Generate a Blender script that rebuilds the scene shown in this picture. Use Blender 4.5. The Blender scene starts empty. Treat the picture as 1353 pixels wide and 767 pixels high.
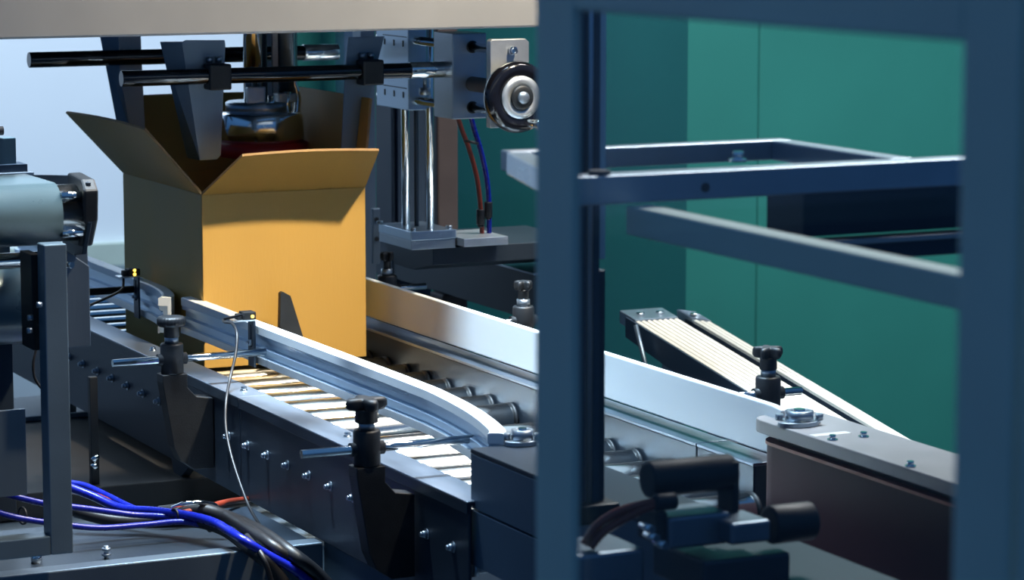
import bpy, bmesh, math, random
from math import sin, cos, tan, atan, pi, radians, sqrt
from mathutils import Vector, Matrix
random.seed(7)
S = bpy.context.scene
COL = S.collection

# ------------------------------------------------------------------ camera
FPX = 3730.0                                   # focal length in px of a 1353 px wide frame
PITCH = atan(524.5/FPX); YAW = atan(1822.5*cos(PITCH)/FPX)
FW = Vector((sin(YAW)*cos(PITCH), cos(YAW)*cos(PITCH), -sin(PITCH)))
RT = Vector((cos(YAW), -sin(YAW), 0)); UP = Vector((sin(YAW)*sin(PITCH), cos(YAW)*sin(PITCH), cos(PITCH)))
EYE = Vector((0, 0, 1.5))
cd = bpy.data.cameras.new('camera'); cam = bpy.data.objects.new('camera', cd); COL.objects.link(cam)
cam.matrix_world = Matrix(((RT.x, UP.x, -FW.x, 0), (RT.y, UP.y, -FW.y, 0), (RT.z, UP.z, -FW.z, 1.5), (0, 0, 0, 1)))
cd.sensor_width = 36; cd.lens = FPX*36/1353; cd.clip_start = .05
cd.dof.use_dof = True; cd.dof.focus_distance = 3.9; cd.dof.aperture_fstop = 10
S.camera = cam
# ------------------------------------------------------------------ world, lights, exposure
S.view_settings.view_transform = 'Standard'; S.view_settings.look = 'None'
S.view_settings.gamma = 1; S.view_settings.use_curve_mapping = False; S.view_settings.exposure = 0.0
S.cycles.caustics_reflective = False; S.cycles.caustics_refractive = False
w = bpy.data.worlds.new('hall'); S.world = w; w.use_nodes = True
nt = w.node_tree; bg = nt.nodes['Background']; bg.inputs[1].default_value = .75
tcw = nt.nodes.new('ShaderNodeTexCoord'); sx = nt.nodes.new('ShaderNodeSeparateXYZ'); rw = nt.nodes.new('ShaderNodeValToRGB')
mrw = nt.nodes.new('ShaderNodeMapRange'); mrw.inputs[1].default_value = -1; nt.links.new(tcw.outputs['Generated'], sx.inputs[0])
nt.links.new(sx.outputs[2], mrw.inputs[0]); nt.links.new(mrw.outputs[0], rw.inputs[0]); nt.links.new(rw.outputs[0], bg.inputs[0])
rw.color_ramp.elements[0].position = .25; rw.color_ramp.elements[0].color = (.008, .022, .06, 1)
rw.color_ramp.elements[1].position = .65; rw.color_ramp.elements[1].color = (.05, .145, .335, 1)

def area(name, loc, target, sx, sy, power, col, spread=None):
    l = bpy.data.lights.new(name, 'AREA'); l.shape = 'RECTANGLE'; l.size = sx; l.size_y = sy; l.energy = power; l.color = col
    if spread: l.spread = radians(spread)
    o = bpy.data.objects.new(name, l); COL.objects.link(o); o.location = loc
    o.rotation_euler = (Vector(target)-Vector(loc)).to_track_quat('-Z', 'Y').to_euler()
    return o
area('key_lamp', (2.50, 2.10, 4.00), (1.50, 4.00, .92), .16, .16, 13.8, (1, .87, .66), 38)
area('hall_lamp_front', (1.36, 3.65, 3.1), (1.62, 3.60, .8), .3, .9, 34, (.66, .84, 1), 50)
area('hall_lamp_rear', (2.75, 3.8, 3.1), (1.7, 3.3, .8), 1.3, .45, 26, (1, .94, .90), 90)
area('wall_fill', (2.0, 8.6, 5.2), (2.6, 11.4, 1.2), 5, 1.2, 250, (.74, .87, 1), 120)  # added fill that brightens the back wall, no fixture there
area('green_wall_fill', (3.4, 3.6, 3.6), (3.6, 6.2, .9), 2.0, .5, 58, (.88, .95, 1), 110)  # added fill to lift the green partition, not a real fixture

# ------------------------------------------------------------------ materials
def mat(name, col, metal=0, rough=.5, noise=0, scale=30, bump=0, bscale=200, stretch=(1, 1, 1), emit=None, spec=None, sss=0, coat=0):
    m = bpy.data.materials.new(name); m.use_nodes = True; nt = m.node_tree; b = nt.nodes['Principled BSDF']
    b.inputs['Base Color'].default_value = (*col, 1); b.inputs['Metallic'].default_value = metal; b.inputs['Roughness'].default_value = rough
    if spec is not None: b.inputs['Specular IOR Level'].default_value = spec
    if coat: b.inputs['Coat Weight'].default_value = coat
    if sss:
        b.inputs['Subsurface Weight'].default_value = sss; b.inputs['Subsurface Radius'].default_value = (.01, .01, .012)
    tc = nt.nodes.new('ShaderNodeTexCoord'); mp = nt.nodes.new('ShaderNodeMapping'); mp.inputs['Scale'].default_value = stretch
    nt.links.new(tc.outputs['Object'], mp.inputs[0])
    if noise:
        n = nt.nodes.new('ShaderNodeTexNoise'); n.inputs['Scale'].default_value = scale; n.inputs['Detail'].default_value = 4
        nt.links.new(mp.outputs[0], n.inputs['Vector'])
        r = nt.nodes.new('ShaderNodeMapRange'); r.inputs[1].default_value = .3; r.inputs[2].default_value = .7
        r.inputs[3].default_value = 1-noise; r.inputs[4].default_value = 1+noise
        nt.links.new(n.outputs[0], r.inputs[0])
        mx = nt.nodes.new('ShaderNodeVectorMath'); mx.operation = 'SCALE'; mx.inputs[0].default_value = col
        nt.links.new(r.outputs[0], mx.inputs['Scale']); nt.links.new(mx.outputs[0], b.inputs['Base Color'])
        r2 = nt.nodes.new('ShaderNodeMapRange'); r2.inputs[3].default_value = max(.02, rough-.08); r2.inputs[4].default_value = min(1, rough+.08)
        nt.links.new(n.outputs[0], r2.inputs[0]); nt.links.new(r2.outputs[0], b.inputs['Roughness'])
    if bump:
        n2 = nt.nodes.new('ShaderNodeTexNoise'); n2.inputs['Scale'].default_value = bscale; nt.links.new(mp.outputs[0], n2.inputs['Vector'])
        bp = nt.nodes.new('ShaderNodeBump'); bp.inputs['Strength'].default_value = bump; bp.inputs['Distance'].default_value = .001
        nt.links.new(n2.outputs[0], bp.inputs['Height']); nt.links.new(bp.outputs[0], b.inputs['Normal'])
    if emit:
        b.inputs['Emission Color'].default_value = (*emit[0], 1); b.inputs['Emission Strength'].default_value = emit[1]
    return m
M = dict(
 steel=mat('brushed_steel', (.38, .44, .50), .9, .36, .10, 12, .15, 260, (1, .12, 1)),
 steelv=mat('satin_steel', (.20, .25, .30), .9, .42, .10, 9, .12, 260, (1, 1, .1)),
 plate=mat('dark_steel_plate', (.030, .045, .065), .5, .42, .12, 5, .12, 300, (1, .1, 1)),
 flange=mat('worn_steel_flange', (.30, .35, .42), .85, .34, .25, 18, .15, 200, (1, .25, 1)),
 chrome=mat('polished_chrome', (.86, .88, .88), 1, .10, .04, 60),
 rollm=mat('zinc_roller', (.80, .82, .80), 1, .17, .06, 40, .05, 300, (.2, 1, 1)),
 alu=mat('anodised_aluminium', (.42, .53, .64), .85, .30, .08, 20, .1, 250, (1, .05, 1)),
 alubright=mat('milled_aluminium', (.72, .76, .78), .8, .33, .08, 25, .15, 300),
 white=mat('white_slide_plastic', (.80, .86, .90), 0, .35, .03, 14, 0, 100, (1, .2, 1), sss=.15),
 pale=mat('warm_grey_beam', (.42, .42, .42), .3, .45, .04, 10),
 black=mat('black_plastic', (.006, .008, .011), 0, .5, .2, 40, .2, 500),
 blackgloss=mat('black_gloss', (.006, .006, .009), 0, .16, .1, 30, coat=.5),
 blackbox=mat('black_painted_steel', (.010, .009, .009), .1, .6, .2, 8),
 card=mat('cardboard', (.55, .315, .062), 0, .58, .05, 6, .2, 300, (1, 1, .15), spec=.7),
 cardin=mat('cardboard_raw_edge', (.36, .22, .10), 0, .85, .12, 60, .3, 300),
 rubber=mat('brown_rubber_belt', (.050, .014, .018), 0, .65, .12, 14, .1, 300, spec=.25),
 rubedge=mat('belt_edge', (.62, .20, .12), 0, .5, .1, 30),
 belt=mat('grey_green_belt', (.10, .16, .19), .1, .30, .08, 10, .1, 120),
 ivory=mat('ivory_slats', (.74, .68, .58), 0, .45, .06, 30, .1, 120, (1, .1, 1)),
 feeder=mat('satin_feeder_frame', (.20, .27, .32), .6, .38, .1, 9, .1, 240),
 guide=mat('guide_aluminium', (.50, .66, .82), .65, .30, .08, 20, .1, 250, (1, .05, 1)),
 topplate=mat('matt_top_plate', (.24, .235, .24), .45, .5, .12, 12, .1, 200),
 drumm=mat('turned_steel_drum', (.85, .90, .94), 1, .14, .15, 9, .1, 60, (1, 1, .05)),
 cover=mat('blue_grey_cover', (.075, .13, .19), .5, .42, .08, 6, .1, 260),
 door=mat('blue_grey_painted_frame', (.58, .68, .60), .2, .5, .06, 6, .06, 200),
 dooredge=mat('pale_seal', (.70, .76, .76), 0, .55, .05, 20),
 navy=mat('navy_panel', (.035, .055, .085), .4, .45, .12, 6),
 brown=mat('brown_coated_post', (.06, .046, .045), .1, .55, .15, 14),
 red=mat('red_disc', (.42, .015, .018), 0, .5, .1, 30),
 hosered=mat('red_hose', (.20, .03, .015), 0, .35, .05, 60),
 hoseblue=mat('blue_hose', (.006, .014, .30), 0, .28, .05, 60),
 cableb=mat('black_cable', (.010, .010, .012), 0, .45, .1, 60),
 green=mat('green_partition', (.034, .25, .185), 0, .55, .16, 1.1, .1, 20),
 wallw=mat('white_wall', (.80, .87, .93), 0, .8, .02, 2),
 floorm=mat('hall_floor', (.07, .11, .14), 0, .5, .08, 3),
 led=mat('yellow_indicator', (1, .7, .1), 0, .4, emit=((1, .62, .08), 4)),
 redled=mat('red_spot', (1, .05, .05), 0, .4),
 label=mat('white_label', (.55, .53, .5), 0, .6, .05, 60),
)
def glass(name, tint, gloss, rough=.03):
    m = bpy.data.materials.new(name); m.use_nodes = True; nt = m.node_tree; nt.nodes.clear()
    o = nt.nodes.new('ShaderNodeOutputMaterial'); t = nt.nodes.new('ShaderNodeBsdfTransparent'); t.inputs[0].default_value = (*tint, 1)
    g = nt.nodes.new('ShaderNodeBsdfGlossy'); g.inputs['Roughness'].default_value = rough; mx = nt.nodes.new('ShaderNodeMixShader')
    f = nt.nodes.new('ShaderNodeLayerWeight'); f.inputs[0].default_value = .5
    pw = nt.nodes.new('ShaderNodeMath'); pw.operation = 'POWER'; pw.inputs[1].default_value = 5
    mu = nt.nodes.new('ShaderNodeMath'); mu.operation = 'MULTIPLY_ADD'; mu.inputs[1].default_value = .9*gloss; mu.inputs[2].default_value = .04*gloss
    nt.links.new(f.outputs['Facing'], pw.inputs[0]); nt.links.new(pw.outputs[0], mu.inputs[0]); nt.links.new(mu.outputs[0], mx.inputs[0])
    nt.links.new(t.outputs[0], mx.inputs[1]); nt.links.new(g.outputs[0], mx.inputs[2]); nt.links.new(mx.outputs[0], o.inputs[0])
    return m
M['pane'] = glass('clear_guard_glass', (.93, .97, .99), 1.0)
M['tint'] = glass('smoked_guard_glass', (.62, .68, .74), .9)

# ------------------------------------------------------------------ helpers
def at(px, py, X=None, Y=None, Z=None, D=None):
    """point seen at a pixel of the photograph, on a real plane of the machine"""
    d = FW*FPX + RT*(px-676.5) - UP*(py-383.5)
    t = X/d.x if X is not None else Y/d.y if Y is not None else (Z-1.5)/d.z if Z is not None else D/FPX
    return EYE + d*t
class MB:
    def __init__(s): s.v = []; s.f = []; s.sm = []
    def add(s, vs, fs, smooth=False):
        n = len(s.v); s.v += [Vector(p) for p in vs]
        for f in fs: s.f.append([i+n for i in f]); s.sm.append(smooth)
        return s
    def box(s, x0, x1, y0, y1, z0, z1):
        vs = [(x, y, z) for z in (z0, z1) for x, y in ((x0, y0), (x1, y0), (x1, y1), (x0, y1))]
        return s.add(vs, [(3, 2, 1, 0), (4, 5, 6, 7), (0, 1, 5, 4), (1, 2, 6, 5), (2, 3, 7, 6), (3, 0, 4, 7)])
    def prism(s, poly, axis, a, b):
        """poly in the other two axes (in x,y,z order), pushed along axis from a to b"""
        n = len(poly); vs = []
        for h in (a, b):
            for p, q in poly: vs.append((h, p, q) if axis == 'x' else (p, h, q) if axis == 'y' else (p, q, h))
        return s.add(vs, [list(range(n))[::-1], list(range(n, 2*n))] + [(i, (i+1) % n, (i+1) % n+n, i+n) for i in range(n)])
    def cyl(s, p, q, r, n=20, r2=None, caps=True):
        p = Vector(p); q = Vector(q); d = (q-p).normalized(); u = d.orthogonal().normalized(); v = d.cross(u)
        if r2 is None: r2 = r
        vs = [p+(u*cos(2*pi*i/n)+v*sin(2*pi*i/n))*r for i in range(n)]+[q+(u*cos(2*pi*i/n)+v*sin(2*pi*i/n))*r2 for i in range(n)]
        s.add(vs, [(i, (i+1) % n, (i+1) % n+n, i+n) for i in range(n)], True)
        k = len(s.v)-2*n
        if caps:
            s.f.append([k+i for i in range(n)][::-1]); s.sm.append(False); s.f.append([k+n+i for i in range(n)]); s.sm.append(False)
        return s
    def ring(s, p, q, r, ri, n=32):
        p = Vector(p); q = Vector(q); d = (q-p).normalized(); u = d.orthogonal().normalized(); v = d.cross(u)
        vs = []
        for c, rr in ((p, r), (q, r), (q, ri), (p, ri)): vs += [c+(u*cos(2*pi*i/n)+v*sin(2*pi*i/n))*rr for i in range(n)]
        fs = []
        for k in range(4):
            for i in range(n): fs.append((k*n+i, k*n+(i+1) % n, ((k+1) % 4)*n+(i+1) % n, ((k+1) % 4)*n+i))
        return s.add(vs, fs, True)
    def lathe(s, prof, c, n=28, axis='z'):
        """prof: (r, h) list, turned about an axis through c"""
        c = Vector(c); vs = []
        for r, h in prof:
            for i in range(n):
                a = 2*pi*i/n; p = (r*cos(a), r*sin(a), h)
                if axis == 'y': p = (p[0], h, p[1])
                if axis == 'x': p = (h, p[0], p[1])
                vs.append(c+Vector(p))
        fs = [(j*n+i, j*n+(i+1) % n, (j+1)*n+(i+1) % n, (j+1)*n+i) for j in range(len(prof)-1) for i in range(n)]
        s.add(vs, fs, True); k = len(s.v)-len(vs)
        s.f.append([k+i for i in range(n)][::-1]); s.sm.append(False)
        m = (len(prof)-1)*n; s.f.append([k+m+i for i in range(n)]); s.sm.append(False)
        return s
    def tube(s, pts, r, n=10, sub=6):
        P = [Vector(p) for p in pts]
        if len(P) > 2 and sub > 1:
            Q = []
            for i in range(len(P)-1):
                a = P[max(0, i-1)]; b = P[i]; c = P[i+1]; d = P[min(len(P)-1, i+2)]
                for k in range(sub):
                    t = k/sub
                    Q.append(.5*((2*b)+(c-a)*t+(2*a-5*b+4*c-d)*t*t+(3*b-a-3*c+d)*t**3))
            Q.append(P[-1]); P = Q
        u = (P[1]-P[0]).orthogonal().normalized(); vs = []
        for i, p in enumerate(P):
            d = (P[min(i+1, len(P)-1)]-P[max(i-1, 0)]).normalized(); u = (u-d*u.dot(d)).normalized(); v = d.cross(u)
            vs += [p+(u*cos(2*pi*k/n)+v*sin(2*pi*k/n))*r for k in range(n)]
        m = len(P)
        s.add(vs, [(j*n+k, j*n+(k+1) % n, (j+1)*n+(k+1) % n, (j+1)*n+k) for j in range(m-1) for k in range(n)], True)
        k = len(s.v)-len(vs); s.f.append([k+i for i in range(n)][::-1]); s.sm.append(False)
        s.f.append([k+(m-1)*n+i for i in range(n)]); s.sm.append(False)
        return s
    def sweep(s, path, prof):
        """prof: closed list of (across, z) swept along an xy path; across is measured to the left-hand normal (+x side)"""
        n = len(prof); vs = []
        for i, p in enumerate(path):
            d = (Vector(path[min(i+1, len(path)-1)])-Vector(path[max(i-1, 0)])); d = Vector((d.x, d.y, 0)).normalized(); nn = Vector((d.y, -d.x, 0))
            for a, z in prof: vs.append(Vector((p[0], p[1], 0))+nn*a+Vector((0, 0, z)))
        m = len(path)
        return s.add(vs, [list(range(n)), [(m-1)*n+k for k in range(n)][::-1]]+[(j*n+k, (j+1)*n+k, (j+1)*n+(k+1) % n, j*n+(k+1) % n) for j in range(m-1) for k in range(n)])
    def build(s, name, m, parent=None, bev=0, world=None, kind=None):
        off = Vector((0, 0, 0))
        if parent is not None:
            q = parent
            while q is not None: off += q.location; q = q.parent
        me = bpy.data.meshes.new(name); me.from_pydata([tuple(p-off) for p in s.v], [], s.f)
        bm = bmesh.new(); bm.from_mesh(me); bmesh.ops.recalc_face_normals(bm, faces=bm.faces); bm.to_mesh(me); bm.free()
        for p, k in zip(me.polygons, s.sm): p.use_smooth = k
        me.materials.append(M[m]); o = bpy.data.objects.new(name, me); COL.objects.link(o)
        if parent is not None: o.parent = parent
        if bev:
            b = o.modifiers.new('bevel', 'BEVEL'); b.width = bev; b.segments = 2; b.limit_method = 'ANGLE'; b.angle_limit = radians(50)
        if kind: o['kind'] = kind
        return o
def tag(o, label, cat, group=None):
    o['label'] = label; o['category'] = cat
    if group: o['group'] = group
    return o
def empty(name, loc, label, cat, group=None):
    o = bpy.data.objects.new(name, None); COL.objects.link(o); o.location = loc; o.empty_display_size = .02
    return tag(o, label, cat, group)
def part(name, m, parent, bev=0, **k): return lambda mb: mb.build(name, m, parent, bev, **k)
def copy_tree(o, loc, label=None, parent=None):
    c = o.copy(); COL.objects.link(c)
    if parent is not None: c.parent = parent
    else: c.location = loc; c['label'] = label
    for ch in list(o.children): copy_tree(ch, None, None, c)
    return c
def hexbolt(mb, c, axis, r, h):
    c = Vector(c); mb.cyl(c, c+Vector(axis)*h*.35, r*1.35, 16); mb.cyl(c+Vector(axis)*h*.35, c+Vector(axis)*h, r, 6)

# ------------------------------------------------------------------ setting
MB().box(-6, 10, -2, 13, -.1, 0).build('floor', 'floorm', kind='structure')
MB().box(-6, 10, 11.0, 11.2, 0, 6).build('wall_back', 'wallw', kind='structure')
MB().box(-6, 10, 10.96, 11.0, 0, .09).build('baseboard_back', 'door', kind='structure')
gp = empty('green_partition', (4, 6, 0), 'green hall partition standing behind the machine', 'partition')
for k in range(4):
    x0 = 2.36+k*1.22
    MB().box(x0, x0+1.2185, 6.0, 6.05, 0, 3.0).build('panel', 'green', gp, .004)
MB().box(2.30, 7.24, 6.06, 6.10, 0, 3.0).build('backing_frame', 'plate', gp)
p = empty('pale_post', (2.46, 5.9, 0), 'pale blue upright post in front of the green partition edge', 'post')
MB().box(2.42, 2.475, 5.86, 5.92, 0.012, 3).build('upright', 'alu', p, .003); MB().box(2.38, 2.51, 5.82, 5.96, 0, .012).build('foot_plate', 'steel', p)

# ------------------------------------------------------------------ roller conveyor
XN, XNI, XFI, XF = 1.35, 1.393, 1.760, 1.806
conv = empty('roller_conveyor', (1.57, 3.7, 0), 'long steel roller conveyor carrying the open cardboard box', 'conveyor')
for y0, y1 in ((2.905, 3.662), (3.665, 5.3)):
    sp = MB().box(XN, XN+.004, y0, y1, .660, .800).box(XN+.004, XNI, y0, y1, .796, .800).box(XN-.0025, XN, y0, y1, .786, .800).build('side_plate', 'plate', conv, .0012)
    MB().box(XN-.0028, XNI, y0, y1, .800, .8022).build('top_flange', 'flange', conv, .0008)
for y0, y1 in ((2.952, 3.093), (3.096, 5.3)):
    MB().box(XFI, XFI+.004, y0, y1, .655, .798).build('side_plate', 'plate', conv, .0012)
    MB().box(XFI-.001, XF, y0, y1, .798, .8022).build('top_flange', 'flange', conv, .0008)
NY0, PIT = 2.9484, .0762
rl = MB().lathe([(.006, 0), (.0215, 0), (.0245, .004), (.0245, .351), (.0215, .354), (.006, .354)], (0, 0, 0), 28, 'x')
r0 = None
for k in range(0, 31):
    y = NY0+k*PIT
    if k == 8: continue
    if k < 0 and r0 is None: continue
    if r0 is None:
        r0 = rl.build('roller', 'rollm'); r0.parent = conv; r0.location = Vector((XNI+.006, y, .742))-conv.location
        e = MB().ring((.3545, 0, 0), (.3585, 0, 0), .0254, .012, 24).build('end_ring', 'black'); e.parent = r0
        e2 = MB().cyl((-.004, 0, 0), (.3605, 0, 0), .005, 8).build('axle', 'steel'); e2.parent = r0
    else:
        r = r0.copy(); COL.objects.link(r); r.parent = conv; r.location = Vector((XNI+.006, y, .742))-conv.location
        if k < 0: r.location.x = 1.458-conv.location.x; r.scale.x = .79
        for ch in (e, e2):
            c = ch.copy(); COL.objects.link(c); c.parent = r
b0 = None
for k in range(0, 24):
    y = NY0+k*PIT
    if b0 is None:
        mb = MB(); mb.cyl((0, 0, 0), (-.0012, 0, 0), .0068, 16); mb.cyl((-.0012, 0, 0), (-.0065, 0, 0), .0046, 6); mb.cyl((-.0065, 0, 0), (-.009, 0, 0), .0030, 10)
        b0 = mb.build('bolt', 'steel'); b0.parent = conv; b0.location = Vector((XN, y, .739))-conv.location
    else:
        c = b0.copy(); COL.objects.link(c); c.location = Vector((XN, y, .739))-conv.location
for px, py in ((202, 464), (322, 517), (459, 578)):
    q = at(px, py, Z=.802); mb = MB(); hexbolt(mb, q, (0, 0, 1), .0042, .006); mb.build('flange_bolt', 'chrome', conv)
for y in (3.05, 4.55):
    for x0 in (XN+.004, XFI-.034):
        MB().box(x0, x0+.03, y, y+.05, .0, .66 if x0 < 1.5 else .655).build('leg', 'steelv', conv, .002)
for y in (2.2, 3.35, 4.9):
    MB().box(XN+.004, XFI, y, y+.03, .662, .70).build('cross_member', 'plate', conv, .001)
# skirt panel under the near end
MB().box(1.354, 1.36, 2.0, 3.365, .30, .6595).build('skirt_panel', 'cover', conv, .001)
# leg bracket seen under the plate
q = at(245, 640, X=1.362)
MB().prism([(q.y-.045, .6605), (q.y+.035, .6605), (q.y+.022, .635), (q.y+.022, .602), (q.y-.002, .602), (q.y-.002, .635)], 'x', 1.352, 1.366).build('foot_bracket', 'plate', conv, .001)

# ------------------------------------------------------------------ guide rails
def catmull(pts, sub=6):
    P = [Vector((a, b, 0)) for a, b in pts]; Q = []
    for i in range(len(P)-1):
        a = P[max(0, i-1)]; b = P[i]; c = P[i+1]; d = P[min(len(P)-1, i+2)]
        for k in range(sub):
            t = k/sub; Q.append(.5*((2*b)+(c-a)*t+(2*a-5*b+4*c-d)*t*t+(3*b-a-3*c+d)*t**3))
    return Q+[P[-1]]
ZT = .875
def guide(name, path, label, group):
    base = Vector((path[0][0], path[0][1], .82)); g = empty(name, base, label, 'guide rail', group)
    Q = catmull(path)
    # across > 0 = box side (+x), path runs away from the camera
    pr = [(0, ZT-.054), (0, ZT-.044), (.004, ZT-.044), (.004, ZT-.037), (0, ZT-.037), (0, ZT-.031), (.006, ZT-.029), (.006, ZT-.020), (0, ZT-.018), (0, ZT-.012),
          (.013, ZT-.012), (.013, ZT-.054)]
    MB().sweep(Q, pr).build('profile', 'guide', g)
    MB().sweep(Q, [(-.0015, ZT-.0115), (-.0015, ZT), (.0015, ZT+.0015), (.0165, ZT+.0015), (.018, ZT), (.018, ZT-.053), (.0132, ZT-.053), (.0132, ZT-.0115)]).build('wear_strip', 'white', g)
    MB().sweep(Q, [(-.003, ZT-.055), (-.003, ZT-.0445), (-.0002, ZT-.0445), (-.0002, ZT-.055)]).build('lower_lip', 'alubright', g)
    return g
guide('side_guide', [(1.385, 2.925), (1.400, 2.955), (1.4225, 3.06), (1.4365, 3.18), (1.4405, 3.30), (1.4385, 3.75), (1.4365, 4.08), (1.434, 4.145)],
      'aluminium side guide with white wear strip on camera side, curving out at its near end', 'near side guides')
guide('side_guide', [(1.400, 4.155), (1.418, 4.19), (1.432, 4.27), (1.436, 4.39), (1.438, 4.50), (1.438, 5.1)],
      'short far aluminium side guide behind the round knob clamp with curved end', 'near side guides')
fg = empty('side_guide', (1.77, 3.6, .82), 'tall white plastic side guide on the far side of the rollers', 'guide rail')
MB().prism([(2.905, .876), (2.93, .8785), (5.1, .8785), (5.1, .8165), (2.95, .8165), (2.905, .8205)], 'x', 1.770, 1.780).build('wear_strip', 'white', fg, .002)
MB().box(1.7803, 1.792, 2.98, 5.1, .828, .868).build('backing_bar', 'alu', fg, .001)

# ------------------------------------------------------------------ clamps
def knob_mesh(lobes, R, h, z):
    mb = MB(); n = 72; prof = [(.55, 0), (.86, .06), (1.0, .3), (1.0, .72), (.9, .94), (.6, 1.0), (.2, .93)]
    vs = []
    for f, hh in prof:
        for i in range(n):
            a = 2*pi*i/n
            rr = R*f*(.74+.26*cos(lobes*a)) if lobes < 10 else R*f*(.97+.03*cos(lobes*a))
            vs.append((rr*cos(a), rr*sin(a), z+h*hh))
    mb.add(vs, [(j*n+i, j*n+(i+1) % n, (j+1)*n+(i+1) % n, (j+1)*n+i) for j in range(len(prof)-1) for i in range(n)], True)
    mb.f.append(list(range(n))[::-1]); mb.sm.append(False); mb.f.append([(len(prof)-1)*n+i for i in range(n)]); mb.sm.append(True)
    mb.lathe([(R*.50, z-h*.95), (R*.54, z-h*.9), (R*.52, z-.1*h), (R*.6, z+.1*h)], (0, 0, 0), 24)
    return mb
def clamp(loc, label, lobes, side, rod, R=.0235, body=True, zr=.0205):
    """loc = foot of the round holder; side +1: conveyor lies towards +x"""
    c = empty('guide_clamp', loc, label, 'clamp', 'black guide clamps')
    L = Vector(loc)
    def loc_build(mb, name, m, bev=0):
        mb.v = [v+L for v in mb.v]; return mb.build(name, m, c, bev)
    loc_build(MB().lathe([(.0155, 0), (.0165, .002), (.0165, .041), (.015, .0435), (.009, .0435)], (0, 0, 0), 28), 'holder', 'black')
    loc_build(MB().cyl((0, 0, .0435), (0, 0, .054), .010, 16), 'neck', 'steel')
    loc_build(MB().cyl((-.0215, 0, zr), (.0215, 0, zr), .0085, 16), 'rod_bushing', 'black')
    loc_build(knob_mesh(lobes, R, .0155, .067), 'knob', 'black')
    a, b = rod
    loc_build(MB().cyl((a, 0, zr), (b, 0, zr), .0054, 16), 'rod', 'chrome')
    if body:
        s = side
        poly = [(-.0185, 0), (.0185, 0), (.0185, -.020), (.0315, -.034), (.0565, -.038), (.0565, -.140), (.026, -.140), (.006, -.126), (-.003, -.106), (-.0185, -.012)]
        loc_build(MB().prism([(x*s, z) for x, z in poly], 'y', -.0135, .0135), 'bracket', 'black', .0012)
    return c
clamp((1.2915, 3.781, .8225), 'black guide clamp with round knurled knob and slim chrome rod', 24, 1, (-.088, .142), .0205)
clamp((1.2885, 3.062, .8215), 'black guide clamp with lobed star knob on conveyor near end', 4, 1, (-.084, .147), .0265)
clamp((1.8685, 3.10, .837), 'black guide clamp with knob at right end of white guide, behind the flange bearing', 5, -1, (-.073, .05), .021)
clamp((1.8650, 3.815, .835), 'black far clamp with thin knob half hidden by the glass door post', 5, -1, (-.071, .03), .015)
clamp((1.838, 4.275, .828), 'black far clamp between box corner and slide unit base', 5, -1, (-.073, .07), .012)

# ------------------------------------------------------------------ sensors on the guide
def sensor(loc, label, leds, yoff):
    L = Vector(loc); s = empty('box_sensor', loc, label, 'sensor', 'sensors on near guides')
    mb = MB()
    mb.box(-.003, 0, -.009, .009, -.078, .006); mb.box(-.003, 0, -.009, -.003, -.078, .006)
    def B(mb, n, m, bev=0): mb.v = [v+L for v in mb.v]; return mb.build(n, m, s, bev)
    # slotted upright made of a frame round the slot
    B(MB().box(-.003, 0, -.012, -.003, -.068, 0).box(-.003, 0, .003, .012, -.068, 0).box(-.003, 0, -.003, .003, -.068, -.040).box(-.003, 0, -.003, .003, -.006, 0), 'slotted_bracket', 'plate', 0)
    B(MB().box(-.034, 0, -.012, .012, 0, .002), 'bracket_tab', 'alubright', .0005)
    B(MB().box(-.018, .002, -.010, .010, .0022, .0135).box(-.026, -.018, -.006, .006, .0022, .011), 'sensor_body', 'blackbox', .0015)
    B(MB().cyl((-.001, 0, -.033), (-.007, 0, -.033), .0048, 6).cyl((-.007, 0, -.033), (-.010, 0, -.033), .0025, 10), 'screw', 'steel')
    mb = MB()
    for dx, dz in leds: mb.cyl((dx, -.0100, dz), (dx, -.0112, dz), .0024, 12)
    B(mb, 'indicator_light', 'led')
    return s
sensor((1.431, 3.825, .884), 'small black sensor with one yellow light on the slotted bracket before the box front', [(-.004, .007)], 0)
sensor((1.428, 4.345, .885), 'small black sensor with two yellow lights beside the box left side', [(-.008, .0050), (-.008, .0115)], 0)
tag(MB().cyl((1.20, 4.36, .862), (1.426, 4.36, .862), .006, 14).build('support_rod', 'cableb'), 'black rod reaching the far sensor bracket from the left', 'rod')
q = at(163, 362, X=1.405); e = at(118, 404, X=1.30)
tag(MB().tube([q, at(163, 376, X=1.40), at(160, 384, X=1.39), at(143, 393, X=1.35), e, at(90, 418, X=1.24)], .0022, 8).build('sensor_cable', 'cableb'), 'thin black cable hanging from the far sensor to the left', 'cable')
tag(MB().tube([at(322, 416, X=1.405), at(309, 419, X=1.40), at(296, 422, X=1.395), at(297, 426, X=1.39), at(307, 428, X=1.385), at(313, 442, X=1.38), at(311, 470, X=1.37), at(304, 500, X=1.355), at(299, 528, X=1.335),
               at(298, 560, X=1.325), at(303, 592, X=1.32), at(314, 630, X=1.315), at(330, 672, X=1.31), at(350, 706, X=1.30), at(362, 740, X=1.29), at(372, 790, X=1.28)], .0021, 10).build('sensor_cable', 'cableb'),
    'long thin black cable looping down from the near sensor over the conveyor side', 'cable')

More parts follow.
